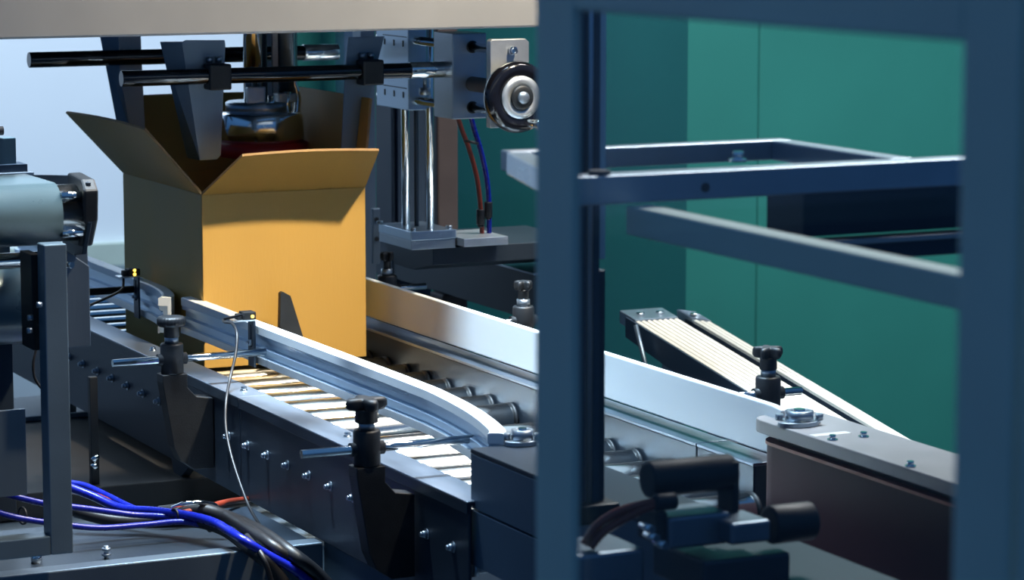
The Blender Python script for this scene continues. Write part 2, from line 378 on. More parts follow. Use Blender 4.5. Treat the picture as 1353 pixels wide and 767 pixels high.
# ------------------------------------------------------------------ cardboard box
bx0, bx1, by0, by1, bz0, bz1, T = 1.449, 1.721, 4.088, 4.476, .7705, 1.041, .004
box = empty('cardboard_box', (1.585, 4.28, bz0), 'open brown cardboard box with raised flaps standing on the rollers', 'box')
MB().box(bx0, bx1, by0, by0+T, bz0, bz1).build('front_panel', 'card', box, .001)
MB().box(bx0, bx1, by1-T, by1, bz0, bz1).build('rear_panel', 'card', box, .001)
MB().box(bx0, bx0+T, by0+T, by1-T, bz0, bz1).build('left_panel', 'card', box, .001)
MB().box(bx1-T, bx1, by0+T, by1-T, bz0, bz1).build('right_panel', 'card', box, .001)
MB().box(bx0+T, bx1-T, by0+T, by1-T, bz0, bz0+T).build('bottom_panel', 'card', box)
def flap(a, b, c, d, nrm, name='flap'):
    """a-b crease, c-d free edge (c over b, d over a), nrm = thickness direction; bowed a little"""
    a, b, c, d = map(Vector, (a, b, c, d)); nrm = Vector(nrm).normalized()*T; N = 8; vs = []
    for k in range(2):
        for j in range(3):
            for i in range(N+1):
                u = i/N; v = j/2
                p = (a*(1-u)+b*u)*(1-v)+(d*(1-u)+c*u)*v + nrm*k + nrm*.9*sin(pi*u)*v
                vs.append(p)
    n = N+1; m = 3*n; fs = []
    for k in range(2):
        for j in range(2):
            for i in range(N): fs.append((k*m+j*n+i, k*m+j*n+i+1, k*m+(j+1)*n+i+1, k*m+(j+1)*n+i))
    for j, rev in ((0, 0), (2, 1)):
        for i in range(N): fs.append((j*n+i, j*n+i+1, m+j*n+i+1, m+j*n+i))
    for i in (0, N):
        for j in range(2): fs.append((j*n+i, (j+1)*n+i, m+(j+1)*n+i, m+j*n+i))
    f = MB().add(vs, fs).build(name, 'card', box)
    f.data.materials.append(M['cardin'])
    for k, pl in enumerate(f.data.polygons):
        if k >= 4*N: pl.material_index = 1
    return f
flap((bx0, by0, bz1), (bx1, by0, bz1), (1.711, 4.008, 1.1055), (1.488, 4.012, 1.1055), (0, .6, 1), 'front_flap')
flap((bx0, by0+.002, bz1), (bx0, by1, bz1), (1.347, 4.455, 1.1455), (1.352, 4.070, 1.1465), (.7, 0, .7), 'left_flap')
flap((bx1-T, by0+.002, bz1), (bx1-T, by1, bz1), (1.742, 4.45, 1.178), (1.733, 4.095, 1.180), (1, 0, 0), 'right_flap')
flap((bx0, by1-T, bz1), (bx1, by1-T, bz1), (1.70, 4.53, 1.163), (1.468, 4.53, 1.163), (0, 1, .3), 'rear_flap')
tag(MB().prism([(1.556, .772), (1.560, .887), (1.564, .8895), (1.577, .882), (1.6045, .793), (1.604, .772)], 'y', 4.046, 4.056).build('stop_blade', 'black', None, .0008), 'black tapered stop blade standing in front of the box face', 'blade')

# ------------------------------------------------------------------ machine frame beam above
tb = empty('overhead_beam', (1.4, 3.5, 1.316), 'wide pale steel beam crossing above the box', 'beam')
MB().box(.3, at(748, 30, Y=3.5).x, 3.5, 3.54, 1.317, 1.45).build('beam', 'pale', tb, .003)
uh = empty('shade_slab', (1.5, 4.1, 1.46), 'unseen dark slab added above the press head to shade the box', 'housing')
MB().box(.95, 2.12, 3.80, 4.88, 1.46, 1.52).build('shade_plate', 'plate', uh, .002)  # out of view, added to keep key light off box interior and arms
for xx in (1.10,): MB().box(xx, xx+.05, 3.54, 3.80, 1.44, 1.50).build('shade_slab_arm', 'plate', uh, .002)

# ------------------------------------------------------------------ black rods and flap arms
SLX = 1.8702
RY, RZ = 4.118, at(372, 98, Y=4.118).z
x0 = at(160, 100, Y=RY).x; x1 = at(541, 92, Y=RY).x
fr = empty('sleeved_rod', (x0, RY, RZ), 'long glossy black rod in front with chrome end at the slide block', 'rod', 'black flap arm rods')
MB().cyl((x0, RY, RZ), (x1, RY, RZ), .0122, 28).build('black_sleeve', 'blackgloss', fr, .001)
MB().cyl((x1, RY, RZ), (SLX, RY, RZ), .0130, 28).build('chrome_end', 'chrome', fr, .001)
BY = 4.455; BZ = at(240, 74, Y=BY).z; xb0 = at(38, 77, Y=BY).x; xb1 = at(400, 70, Y=BY).x; xb2 = at(446, 68, Y=BY).x
br = empty('sleeved_rod', (xb0, BY, BZ), 'long glossy black rod at the back reaching furthest left', 'rod', 'black flap arm rods')
MB().cyl((xb0, BY, BZ), (xb1, BY, BZ), .0128, 28).build('black_sleeve', 'blackgloss', br, .001)
MB().cyl((xb1, BY, BZ), (xb2, BY, BZ), .0138, 28).build('chrome_end', 'chrome', br, .001)
def arm(Y, outline, flangep, label, rod_z, clamp_px=None):
    """folded sheet arm: outline pixels on the plane Y, flange pixels folded back"""
    P = [at(x, y, Y=Y) for x, y in outline]
    a = empty('flap_arm', (P[0].x, Y, min(p.z for p in P)), label, 'arm', 'grey tapered flap arms')
    MB().prism([(p.x, p.z) for p in P], 'y', Y, Y+.003).build('face_plate', 'steelv', a, .0006)
    if flangep:
        F = [at(x, y, Y=Y) for x, y in flangep]; G = [Vector((p.x-.006 if i in (0, 3) else p.x, Y+(.02 if i in (0, 3) else 0), p.z)) for i, p in enumerate(F)]
        off = Vector((.0012, .0025, 0))
        vs = G+[g+off for g in G]
        MB().add(vs, [(0, 1, 2, 3), (7, 6, 5, 4), (0, 4, 5, 1), (1, 5, 6, 2), (2, 6, 7, 3), (3, 7, 4, 0)]).build('side_flange', 'steelv', a)
    if clamp_px:
        c = at(*clamp_px, Y=Y)
        MB().box(c.x-.018, c.x+.018, Y-.031, Y, RZ-.021, RZ+.019).build('rod_clamp', 'black', a, .003)
        mb = MB()
        for dx in (-.009, .006): mb.cyl((c.x+dx, Y-.006, RZ+.020), (c.x+dx, Y-.006, RZ+.029), .0045, 10)
        mb.build('clamp_screw', 'steel', a)
    return a
arm(4.1325, [(240, 56), (246, 53), (297, 53), (298, 58), (292, 205), (287, 211), (264, 212), (245, 90)], [(222, 56), (241, 55), (264, 212), (258, 210)], 'grey tapered flap arm, second from the left, hanging in front of the red disc', RZ, (283, 100))
arm(4.1330, [(461, 49), (508, 48), (497, 90), (473, 200), (451, 200), (456, 100)], None, 'grey tapered flap arm at the right hanging inside the box opening', RZ, (484, 95))
bk = arm(4.472, [(156, 45), (186, 45), (188, 90), (192, 175), (171, 170), (158, 90)], [(141, 45), (156, 45), (171, 170), (163, 160)], 'grey tapered flap arm furthest left crossing the rear rod', BZ)
mb = MB()
for px in (164, 175):
    q = at(px, 69, Y=4.472); mb.ring((q.x, 4.4695, q.z), (q.x, 4.472, q.z), .005, .0025, 14)
mb.build('screw', 'steel', bk)

# ------------------------------------------------------------------ press head above the box
HC = at(346, 168, Y=4.365); hx, hy = HC.x, 4.365
def hz(py): return at(346, py, Y=hy).z
head = empty('press_head', (hx, hy, hz(205)), 'chrome press head with round drum and red disc over the box', 'press head')
MB().lathe([(.060, hz(207)), (.0755, hz(205)), (.0755, hz(188)), (.060, hz(185))], (hx, hy, 0), 40).build('red_disc', 'red', head)
MB().lathe([(.068, hz(186)), (.0695, hz(185)), (.0695, hz(151)), (.066, hz(148)), (.02, hz(148))], (hx, hy, 0), 48).build('drum', 'drumm', head)
MB().lathe([(.052, hz(148)), (.055, hz(146)), (.055, hz(135)), (.050, hz(133)), (.02, hz(133))], (hx-.005, hy, 0), 40).build('flange', 'steel', head)
MB().cyl((hx-.022, hy-.02, hz(134)), (hx-.022, hy-.02, 1.459), .0155, 28).build('column', 'chrome', head)
MB().box(hx-.042, hx-.010, hy-.048, hy-.038, hz(134), hz(112)).build('column_lug', 'alubright', head, .002)
MB().box(hx+.012, hx+.045, hy-.045, hy-.02, hz(134), hz(122)).build('column_lug', 'alubright', head, .002)
MB().cyl((hx+.044, hy+.0, hz(134)), (hx+.044, hy+.0, 1.459), .0185, 6).build('hex_column', 'steelv', head)
MB().cyl((hx+.006, hy+.02, hz(134)), (hx+.006, hy+.02, 1.459), .0115, 16).build('guide_pin', 'navy', head)
mb = MB()
for dx, dy, h in ((.0, -.045, 124), (.030, -.040, 120), (-.03, -.035, 130)): mb.cyl((hx+dx, hy+dy, hz(148)), (hx+dx, hy+dy, hz(h)), .0055, 12)
mb.build('stud', 'chrome', head)
MB().box(hx+.017, hx+.026, hy-.01, hy-.004, hz(134), 1.459).build('flat_bar', 'label', head)
mb = MB(); mb.tube([(hx+.058, hy-.01, hz(150)), (hx+.060, hy-.01, hz(128)), (hx+.052, hy-.01, hz(100)), (hx+.050, hy-.01, hz(40))], .005, 10); mb.build('side_pipe', 'chrome', head)

# ------------------------------------------------------------------ slide unit with handwheel
SX = 1.87
su = empty('slide_unit', (1.91, 4.31, .914), 'vertical slide unit with chrome rods on a grey base block', 'slide unit')
MB().box(SX, 1.9525, 4.2484, 4.3855, .9294, .9447).build('base_block', 'alu', su, .0012)
MB().box(SX+.001, 1.9515, 4.2494, 4.3845, .9141, .9293).build('lower_plate', 'steel', su, .0008)
ZB = .9447
def vrod(px, Y, r, name, m):
    q = at(px, 200, Y=Y); return MB().cyl((q.x, Y, ZB), (q.x, Y, 1.38), r, 24).build(name, m, su)
vrod(535.5, 4.349, .0069, 'guide_rod', 'chrome'); vrod(568, 4.272, .0065, 'guide_rod', 'chrome')
q = at(550, 200, Y=4.325); mb = MB(); z = ZB
pr = []
while z < 1.34: pr += [(.0044, z), (.0034, z+.0017)]; z += .0034
mb.lathe(pr, (q.x, 4.325, 0), 12); mb.build('lead_screw', 'navy', su)
for px, py, Y in ((546, 305, 4.437), (593, 302, 4.45), (502, 296, 4.566)):
    q = at(px, py, Z=ZB); MB().cyl((q.x, q.y, ZB), (q.x, q.y, ZB+.005), .0055, 14).build('screw', 'steel', su)
MB().box(1.9535, 2.035, 4.22, 4.335, .918, .932).build('side_shelf', 'alubright', su, .001)
MB().box(SX, SX+.033, 4.256, 4.390, 1.1452, 1.290).build('carriage_block', 'alu', su, .0015)
mb = MB()
for zz in (1.1691, 1.2535):
    mb.box(SX-.0006, SX, 4.263, 4.36, zz+.0115, zz+.013)
    for y in (4.277, 4.315, 4.354): mb.box(SX-.0008, SX, y-.0021, y+.0021, zz-.004, zz+.006)
mb.build('slot', 'black', su, kind='stuff')
MB().box(SX, SX+.0595, 4.0815, 4.1544, 1.1433, 1.2796).build('end_block', 'steel', su, .0015)
for (xx, zz, y0, y1) in ((SX+.015, 1.2603, 4.15, 4.41), (SX+.015, 1.1620, 4.15, 4.41), (SX+.0345, 1.2579, 3.899, 4.0815), (SX+.0345, 1.1615, 3.899, 4.0815)):
    MB().cyl((xx, y0, zz), (xx, y1, zz), .0072, 24).build('cross_rod', 'chrome', su)
for zz in (1.2579, 1.1615): MB().ring((SX+.0345, 4.080, zz), (SX+.0345, 4.082, zz), .010, .0071, 24).build('bushing_ring', 'black', su)
MB().cyl((SX+.0345, 3.899, 1.1989), (SX+.0345, 4.0815, 1.1989), .012, 24).build('threaded_spindle', 'brown', su)
MB().cyl((SX+.009, 4.21, 1.1855), (SX+.009, 4.21, 1.2104), .0034, 10).cyl((SX+.009, 4.21, 1.174), (SX+.009, 4.21, 1.1855), .0096, 14).cyl((SX+.009, 4.21, 1.2085), (SX+.009, 4.21, 1.2114), .0077, 14).build('lock_screw', 'steel', su)
EY = 3.884
ex0 = at(648, 90, Y=EY).x; ex1 = at(699, 90, Y=EY).x
MB().prism([(ex0, 1.145), (ex0, 1.277), (ex0+.003, 1.280), (ex1-.006, 1.280), (ex1, 1.275), (ex1, 1.145)], 'y', EY, EY+.015).build('end_plate', 'alubright', su, .001)
q = at(678, 67, Y=EY-.005); mb = MB(); mb.cyl((q.x, EY, q.z), (q.x, EY-.008, q.z), .0065, 18); mb.ring((q.x, EY-.008, q.z), (q.x, EY-.0095, q.z), .006, .003, 6); mb.build('socket_screw', 'chrome', su)
WY = 3.841; qw = at(689, 129, Y=WY); wx, wz = qw.x, qw.z
hwl = empty('handwheel', (wx, WY, wz), 'black handwheel with bright metal centre plate, cut by the glass door post', 'handwheel')
MB().lathe([(.033, WY+.027), (.047, WY+.028), (.0535, WY+.022), (.0550, WY+.014), (.0530, WY+.005), (.047, WY), (.038, WY+.0005), (.033, WY+.003)], (wx, 0, wz), 48, 'y').build('rim', 'blackgloss', hwl)
MB().ring((wx, WY-.0005, wz), (wx, WY+.0035, wz), .0325, .0178, 40).build('face_ring', 'alubright', hwl)
MB().lathe([(.0183, WY+.003), (.0183, WY-.004), (.0158, WY-.0055), (.009, WY-.0055)], (wx, 0, wz), 32, 'y').build('hub', 'black', hwl)
MB().lathe([(.0095, WY-.004), (.0095, WY-.009), (.0062, WY-.011), (.0030, WY-.012)], (wx, 0, wz), 24, 'y').build('nut', 'steel', hwl)
q = at(701, 163, Y=WY-.01); MB().cyl((q.x, WY, q.z), (q.x, WY-.033, q.z), .0062, 18).cyl((q.x, WY-.033, q.z), (q.x, WY-.048, q.z), .0082, 18).build('crank_handle', 'chrome', hwl, .001)

# hoses at the slide
HY = 4.275
def hose(px, m, r, Y, label, name, cat='hose'):
    return tag(MB().tube([at(x, y, Y=Y) for x, y in px], r, 10).build(name, m), label, cat)
hose([(604, 70), (603, 140), (608, 165), (620, 198), (630, 235), (635, 275), (637, 312)], 'hosered', .0040, HY, 'red air hose curving down beside the slide unit', 'air_hose')
hose([(622, 70), (621, 140), (625, 165), (635, 198), (643, 235), (646, 270), (646, 312)], 'hoseblue', .0044, HY, 'dark blue air hose curving down beside the red one', 'air_hose')
for px, py, lb in ((635, 287, 'black push fitting on the red hose'), (645, 277, 'black push fitting on the dark blue hose')):
    q = at(px, py, Y=HY); tag(MB().cyl((q.x, HY, q.z-.013), (q.x, HY, q.z+.013), .0072, 16).cyl((q.x, HY, q.z-.017), (q.x, HY, q.z-.013), .0053, 12).build('push_fitting', 'black', None, .001), lb, 'fitting')
q = at(619, 188, Y=HY); tag(MB().ring((q.x+.004, HY, q.z-.002), (q.x+.005, HY, q.z+.002), .0130, .009, 16).build('cable_tie', 'black'), 'black tie round the red and blue hoses', 'cable tie')

# far frame
ff = empty('support_beam', (2.16, 4.6, .775), 'dark blue steel beam behind the white far guide', 'beam')
fy = at(794, 380, X=2.245).y
MB().box(2.12, 2.24, fy, 5.6, .772, .8525).build('beam', 'plate', ff, .002)
MB().box(2.115, 2.245, fy, 5.6, .853, .857).build('top_plate', 'steel', ff, .001)
MB().prism([(4.49, .9136), (4.26, .9136), (4.26, .885), (4.34, .868), (4.42, .868)], 'x', 1.915, 2.20).build('bracket', 'plate', ff, .001)
cp = empty('control_cabinet', (2.06, 4.95, 0), 'dark navy cabinet behind the slide rods', 'cabinet')
cx = at(496, 200, Y=4.98).x
MB().box(cx, 2.20, 4.90, 4.98, .05, 1.46).build('body', 'navy', cp, .003); MB().box(cx+.008, 2.19, 4.892, 4.90, .08, 1.44).build('door', 'navy', cp, .002)
q0 = at(575, 250, Y=4.72); q1 = at(600, 250, Y=4.72)
tag(MB().box(q0.x-.012, q1.x, 4.66, 4.72, 0, .7715).box(q0.x-.004, q1.x, 4.70, 4.76, .858, 1.6).build('brown_post', 'brown', None, .004), 'brown coated upright behind the slide unit, right of the rods', 'post')
q0 = at(485, 250, Y=4.66); q1 = at(497, 250, Y=4.66)
tag(MB().box(q0.x-.01, q1.x, 4.66, 4.70, 0, 1.6).build('grey_post', 'steelv', None, .002), 'slim blue-grey upright at the right edge of the box', 'post')
q = at(500, 297, Y=4.61); rb = empty('slotted_plate', (q.x, 4.61, .85), 'small upright plate with two holes left of the slide base', 'plate')
MB().box(q.x-.016, q.x, 4.60, 4.606, .845, .945).build('plate', 'steelv', rb, .002)
mb = MB()
for z in (.89, .925): mb.cyl((q.x-.008, 4.6, z), (q.x-.008, 4.598, z), .004, 14)
mb.build('hole', 'black', rb)

# rear smoked guard
rg = empty('smoked_guard', (2.75, 5.3, 0), 'smoked glass rear guard in front of the green partition', 'guard')
ga = at(907, 300, Y=5.35); gb = at(597, 300, Y=5.35)
MB().box(gb.x, ga.x, 5.35, 5.356, .06, 2.4).build('pane', 'tint', rg)
MB().box(gb.x-.3, ga.x, 5.34, 5.366, .02, .06).build('bottom_rail', 'steelv', rg, .002)
MB().box(gb.x-.3, ga.x, 5.34, 5.366, 2.4, 2.44).build('top_rail', 'steelv', rg, .002)

# ------------------------------------------------------------------ left machine (belt infeed)
lm = empty('belt_feeder', (.9, 3.3, .685), 'grey belt feeder machine at the left edge on square posts', 'feeder')
pz0 = at(80, 733, Y=3.30).z
xa = at(62, 500, Y=3.30).x; xb = at(92, 500, Y=3.30).x
MB().box(xa, xb, 3.30, 3.33, pz0, at(80, 323, Y=3.3).z).build('post', 'feeder', lm, .0015)
MB().box(.60, xa, 3.30, 3.33, pz0, pz0+.024).build('bottom_rail', 'feeder', lm, .0015)
MB().box(xa, xb, 3.55, 3.58, pz0, 1.06).build('post', 'plate', lm, .0015)
# belt: nose roller about the x axis
nc = at(88, 290, Y=3.36); NR = .0385; nz = nc.z+.0
rbx = at(86, 280, Y=3.33).x
prof = []
cy, cz = 3.375, at(60, 287, Y=3.34).z
slope = .0
bq = at(30, 230, X=1.0)
top = [(bq.y, bq.z)]
arc = [(cy+NR*sin(a), cz+NR*cos(a)) for a in [radians(-t) for t in range(0, 185, 10)]]
low = [(cy+.03, cz-NR), (cy+.05, cz-NR+.003)]
outer = top+arc+low
inner = [(y*1, z) for y, z in [(cy+.05, cz-NR+.0055), (cy+.03, cz-NR+.0025)]]+[(cy+(NR-.0025)*sin(a), cz+(NR-.0025)*cos(a)) for a in [radians(-t) for t in range(180, -5, -10)]]+[(bq.y, bq.z-.0025)]
mb = MB(); n = len(outer); vs = [(rbx, y, z) for y, z in outer+inner]+[(.55, y, z) for y, z in outer+inner]; m2 = len(outer+inner); tot = m2
fs = [(i, (i+1) % tot, (i+1) % tot+tot, i+tot) for i in range(tot)]
for i in range(n-1): fs.append((i, i+1, tot-2-i, tot-1-i)); fs.append((i+tot, i+1+tot, 2*tot-2-i, 2*tot-1-i))
mb.add(vs, fs, True).build('belt', 'belt', lm)
MB().cyl((.55, cy, cz), (rbx+.030, cy, cz), NR-.003, 28).build('nose_roller', 'rollm', lm)
MB().cyl((.55, cy+.03, cz-.06), (rbx+.018, cy+.03, cz-.06), .010, 20).build('tension_roller', 'chrome', lm)
# return drum with belt
rc = at(28, 400, Y=3.52)
MB().lathe([(.045, .55), (.052, .552), (.0545, rc.x+.018-.01), (.050, rc.x+.022)], (0, 3.53, rc.z), 36, 'x').build('return_drum', 'belt', lm)
# end bracket, side cheeks, dark boards
cq = at(45, 231, X=rbx+.034); cqy, cqz = cq.y, cq.z
mb = MB(); mb.prism([(cy-.034, cz+.040), (cy+.02, cz+.044), (cqy, cqz), (cqy, cz-.03), (cy+.10, cz-.03), (cy+.05, cz-.06), (cy-.01, cz-.052), (cy-.036, cz-.01)], 'x', rbx+.031, rbx+.037); mb.build('side_cheek', 'plate', lm, .001)
mb = MB(); mb.prism([(cy-.040, cz+.030), (cy-.026, cz+.043), (cy+.03, cz+.047), (cy+.03, cz-.042), (cy-.012, cz-.042), (cy-.036, cz-.008)], 'x', rbx+.026, rbx+.045); mb.build('end_bracket', 'black', lm, .003)
for dz in (.024, -.022): MB().cyl((rbx+.0, cy-.028, cz+dz), (rbx+.026, cy-.028, cz+dz), .0055, 16).build('tie_bar', 'chrome', lm)
mb = MB(); mb.cyl((rbx+.008, cy-.02, cz-.062), (rbx+.012, cy-.03, cz-.062), .004, 10); mb.build('adjuster_screw', 'chrome', lm)
MB().box(.55, xa+.02, 3.50+.085, 3.60, pz0+.13, cz-.05).build('rear_board', 'navy', lm)
MB().box(.55, .985, 3.46, 3.466, at(40, 654, Y=3.46).z, at(40, 540, Y=3.46).z).build('lower_panel', 'steelv', lm, .001)
MB().box(xa-.006, xa+.006, 3.335, 3.385, at(60, 460, Y=3.35).z, cz-.045).build('inner_cheek', 'blackbox', lm, .001)
mb = MB()
for px, py in ((55, 403), (43, 420), (42, 437)): q = at(px, py, X=xa-.008); mb.cyl((q.x, q.y, q.z), (q.x-.006, q.y, q.z), .0035, 10)
mb.build('cheek_bolt', 'steel', lm)
# grey panel right of post
pa = at(92, 400, Y=3.40).x; pb = at(119, 400, Y=3.40).x
MB().prism([(pa-.004, at(92, 460, Y=3.4).z), (pb, at(119, 458, Y=3.4).z), (pb, at(119, 352, Y=3.4).z), (pa-.004, at(92, 330, Y=3.4).z)], 'y', 3.40, 3.404).build('grey_panel', 'steelv', lm, .001)
MB().box(pa+.010, pb, 3.405, 3.43, at(110, 352, Y=3.4).z, at(110, 300, Y=3.4).z).build('upper_panel', 'steelv', lm, .001)
MB().prism([(3.405, pz0+.004), (3.9, pz0+.004), (3.9, .8), (3.405, .8)], 'x', .55, .556).build('far_side_panel', 'navy', lm)
# small instrument on the belt frame, top left
FY = 3.66
q = at(21, 182, Y=FY); q2 = at(21, 226, Y=FY); q3 = at(38, 224, Y=FY)
tl = empty('feeder_bracket', (q.x, FY, q2.z), 'grey plate bracket standing on the feeder side at far left', 'bracket')
MB().box(q.x-.10, q.x, FY, FY+.025, q2.z, q.z).build('plate', 'belt', tl, .001); MB().box(q.x-.10, q3.x, FY-.025, FY+.04, q2.z-.007, q2.z).build('foot', 'steel', tl, .001)
MB().box(q.x-.10, q3.x-.006, FY-.015, FY+.03, bq.z-.002, q2.z-.007).build('spacer', 'navy', tl)
q4 = at(18, 219, Y=FY-.01); MB().cyl((q4.x, FY-.01, q2.z), (q4.x, FY-.01, q2.z+.006), .0035, 10).build('bolt', 'steel', tl)
q5 = at(-2, 173, Y=FY); MB().cyl((q5.x-.03, FY, q5.z), (q5.x+.006, FY, q5.z), .006, 14).build('rod_end', 'black', tl)


# ------------------------------------------------------------------ machine base, lower left
mbase = empty('machine_base', (1.2, 3.7, 0), 'grey steel machine base platform under the conveyor', 'machine base')
zt = .662
MB().box(.5, 1.345, 3.345, 3.375, .45, zt).build('front_beam', 'steelv', mbase, .002)
zp = .602
MB().box(.5, 1.345, 3.376, 3.62, .56, zt-.006).build('beam_top_plate', 'plate', mbase, .001)
MB().box(.5, 2.1, 3.63, 4.9, .585, zp-.002).build('deck_plate', 'steelv', mbase, .001)
for x in (.6, 1.25): MB().box(x, x+.05, 3.376, 3.43, 0, .56).build('leg', 'steelv', mbase, .002)
for x in (.6, 2.0): MB().box(x, x+.05, 4.8, 4.85, 0, .585).build('leg', 'steelv', mbase, .002)
mb = MB(); q = at(140, 708, Y=3.40)
mb.cyl((q.x, 3.40, zt-.006), (q.x, 3.40, zt+.012), .0032, 10); mb.cyl((q.x, 3.40, zt-.001), (q.x, 3.40, zt+.002), .006, 6); mb.cyl((q.x, 3.40, zt+.006), (q.x, 3.40, zt+.009), .0055, 12)
mb.build('levelling_screw', 'steel', mbase)
mb = MB(); q = at(47, 697, Y=3.42); mb.cyl((q.x, 3.42, zt-.006), (q.x, 3.42, zt+.006), .007, 12); mb.build('cap_screw', 'chrome', mbase)
# black cabinet on deck
q0 = at(130, 592, Z=.64); q1 = at(200, 583, Z=.64)
bb = empty('black_box_housing', (1.3, 4.1, zp), 'low black box housing on the deck below the conveyor', 'housing')
MB().box(.7, 1.475, 3.905, 4.46, .6021, .640).build('housing', 'blackbox', bb, .002)
MB().box(.7, 1.475, 4.452, 4.462, .640, .648).build('rear_lip', 'steelv', bb, .001)
vp = at(124, 590, X=1.22)
vt = empty('black_strut', (vp.x, vp.y, .64), 'thin black upright strut under the conveyor behind the feeder post', 'strut')
MB().box(vp.x-.006, vp.x+.006, vp.y-.006, vp.y+.006, .640, .80).build('strut', 'black', vt, .001)
mb = MB(); q = at(119, 608, X=1.215); mb.cyl((q.x, q.y-.012, q.z), (q.x+.008, q.y-.012, q.z+.008), .0045, 12).cyl((q.x, q.y-.012, q.z-.01), (q.x+.006, q.y-.012, q.z-.006), .0055, 12); mb.build('screw', 'chrome', vt)

def cab(pts, r, m, label, name='cable', cat='cable', X=None, z0=None):
    return tag(MB().tube([at(x, y, Y=Y) for x, y, Y in pts], r, 10).build(name, m), label, cat)
cab([(-20, 645, 3.52), (10, 654, 3.50), (60, 666, 3.50), (110, 672, 3.50), (170, 680, 3.50), (215, 683, 3.49), (262, 688, 3.46), (300, 704, 3.44)], .0042, 'hoseblue', 'upper blue hose of the bundle running right from the feeder')
cab([(-20, 672, 3.46), (20, 684, 3.46), (70, 692, 3.46), (130, 698, 3.46), (190, 694, 3.46), (240, 690, 3.455), (282, 698, 3.43)], .0040, 'hoseblue', 'lowest blue hose lying on the base beam')
cab([(80, 640, 3.62), (120, 655, 3.60), (160, 672, 3.56), (205, 676, 3.51), (250, 682, 3.45), (285, 692, 3.40), (318, 712, 3.325), (352, 733, 3.315), (395, 758, 3.31), (440, 800, 3.30)], .0060, 'hoseblue', 'thick bright blue hose on top of the bundle')
cab([(80, 638, 3.70), (110, 642, 3.68), (140, 655, 3.64), (175, 672, 3.58), (205, 681, 3.54)], .0048, 'hoseblue', 'short blue hose rising behind the feeder post')
cab([(80, 648, 3.66), (112, 652, 3.66), (150, 664, 3.62), (185, 678, 3.56), (230, 680, 3.53), (270, 672, 3.56), (300, 664, 3.60), (330, 660, 3.64)], .0045, 'hosered', 'dark red hose woven through the bundle')
cab([(100, 676, 3.56), (150, 688, 3.53), (210, 690, 3.50), (262, 690, 3.45), (300, 703, 3.39), (335, 730, 3.322), (362, 752, 3.315), (392, 800, 3.31)], .0085, 'cableb', 'thick black cable under the bright blue hose')
cab([(210, 678, 3.58), (262, 674, 3.54), (300, 684, 3.50), (345, 704, 3.40), (385, 732, 3.318), (420, 760, 3.312), (455, 800, 3.31)], .0095, 'cableb', 'thick black cable on the right side of the bundle')
cab([(240, 680, 3.56), (290, 680, 3.52), (325, 698, 3.42), (360, 722, 3.328), (400, 752, 3.322), (430, 800, 3.32)], .008, 'cableb', 'black cable between the two thick ones')
cab([(326, 708, 3.365), (346, 734, 3.305), (358, 768, 3.30), (362, 800, 3.30)], .0035, 'cableb', 'thin black cable dropping from the bundle')
cab([(228, 672, 3.545), (245, 666, 3.53), (268, 665, 3.53), (285, 669, 3.54), (291, 680, 3.54)], .0035, 'chrome', 'shiny metal conduit loop clipped on top of the bundle', 'conduit', 'conduit')
cab([(48, 460, 3.58), (44, 480, 3.58), (46, 500, 3.58), (56, 515, 3.58)], .002, 'cableb', 'thin black wire hanging inside the feeder')
for i, (x, y, Y, lb) in enumerate(((231, 682, 3.47, 'black tie round the blue hoses nearest the feeder'), (253, 687, 3.455, 'black tie round the blue hoses left of the conduit'), (277, 694, 3.43, 'black tie where the bright blue hose starts to drop'), (30, 682, 3.47, 'black tie between the two hoses inside the feeder post'))):
    q = at(x, y, Y=Y); r = .010 if i < 3 else .012
    tag(MB().ring((q.x-.0012, Y, q.z), (q.x+.0012, Y+.0005, q.z), r, r-.0025, 18).build('cable_tie', 'black'), lb, 'cable tie', 'ties on the hose bundle')

# ------------------------------------------------------------------ side belt drives
def bearing(c, parent, s=1):
    x, y, z = c
    MB().prism([(x+.030*s*cos(a)*(1.25 if abs(cos(a-.6)) > .8 else 1), y+.026*s*sin(a)) for a in [2*pi*i/28 for i in range(28)]], 'z', z, z+.006).build('flange', 'steel', parent, .001)
    MB().ring((x, y, z+.006), (x, y, z+.018), .021*s, .013*s, 28).build('bearing_ring', 'steel', parent)
    MB().cyl((x, y, z+.006), (x, y, z+.020), .0085*s, 20).build('shaft_end', 'chrome', parent)
    mb = MB(); mb.cyl((x+.027*s, y-.012*s, z+.006), (x+.027*s, y-.012*s, z+.014), .005, 6).cyl((x-.027*s, y+.012*s, z+.006), (x-.027*s, y+.012*s, z+.014), .005, 6); mb.build('flange_bolt', 'steel', parent)
fd = empty('side_belt_drive', (1.80, 2.7, .62), 'side belt drive with brown rubber belt under a steel plate at right', 'belt drive')
def rounded(x0, x1, y0, y1, r):
    pts = [(x0, y0), (x1, y0)]
    for k in range(7): a = radians(90*k/6); pts.append((x1-r+r*cos(a), y1-r+r*sin(a)))
    for k in range(7): a = radians(90+90*k/6); pts.append((x0+r+r*cos(a), y1-r+r*sin(a)))
    return pts
MB().prism(rounded(1.745, 1.842, 1.9, 2.944, .030), 'z', .848, .864).build('top_plate', 'topplate', fd, .0015)
MB().prism(rounded(1.752, 1.835, 1.9, 2.935, .038), 'z', .690, .838).build('belt', 'rubber', fd, .001)
MB().prism(rounded(1.7505, 1.8365, 1.9, 2.9365, .038), 'z', .8345, .8385).build('belt_edge', 'rubedge', fd)
MB().prism(rounded(1.762, 1.825, 1.9, 2.92, .030), 'z', .8386, .8479).build('spacer', 'black', fd)
MB().prism(rounded(1.762, 1.825, 1.9, 2.92, .030), 'z', .672, .6898).build('lower_spacer', 'black', fd)
q = at(1056, 562, Z=.864); bearing((q.x, q.y, .864), fd, .82)
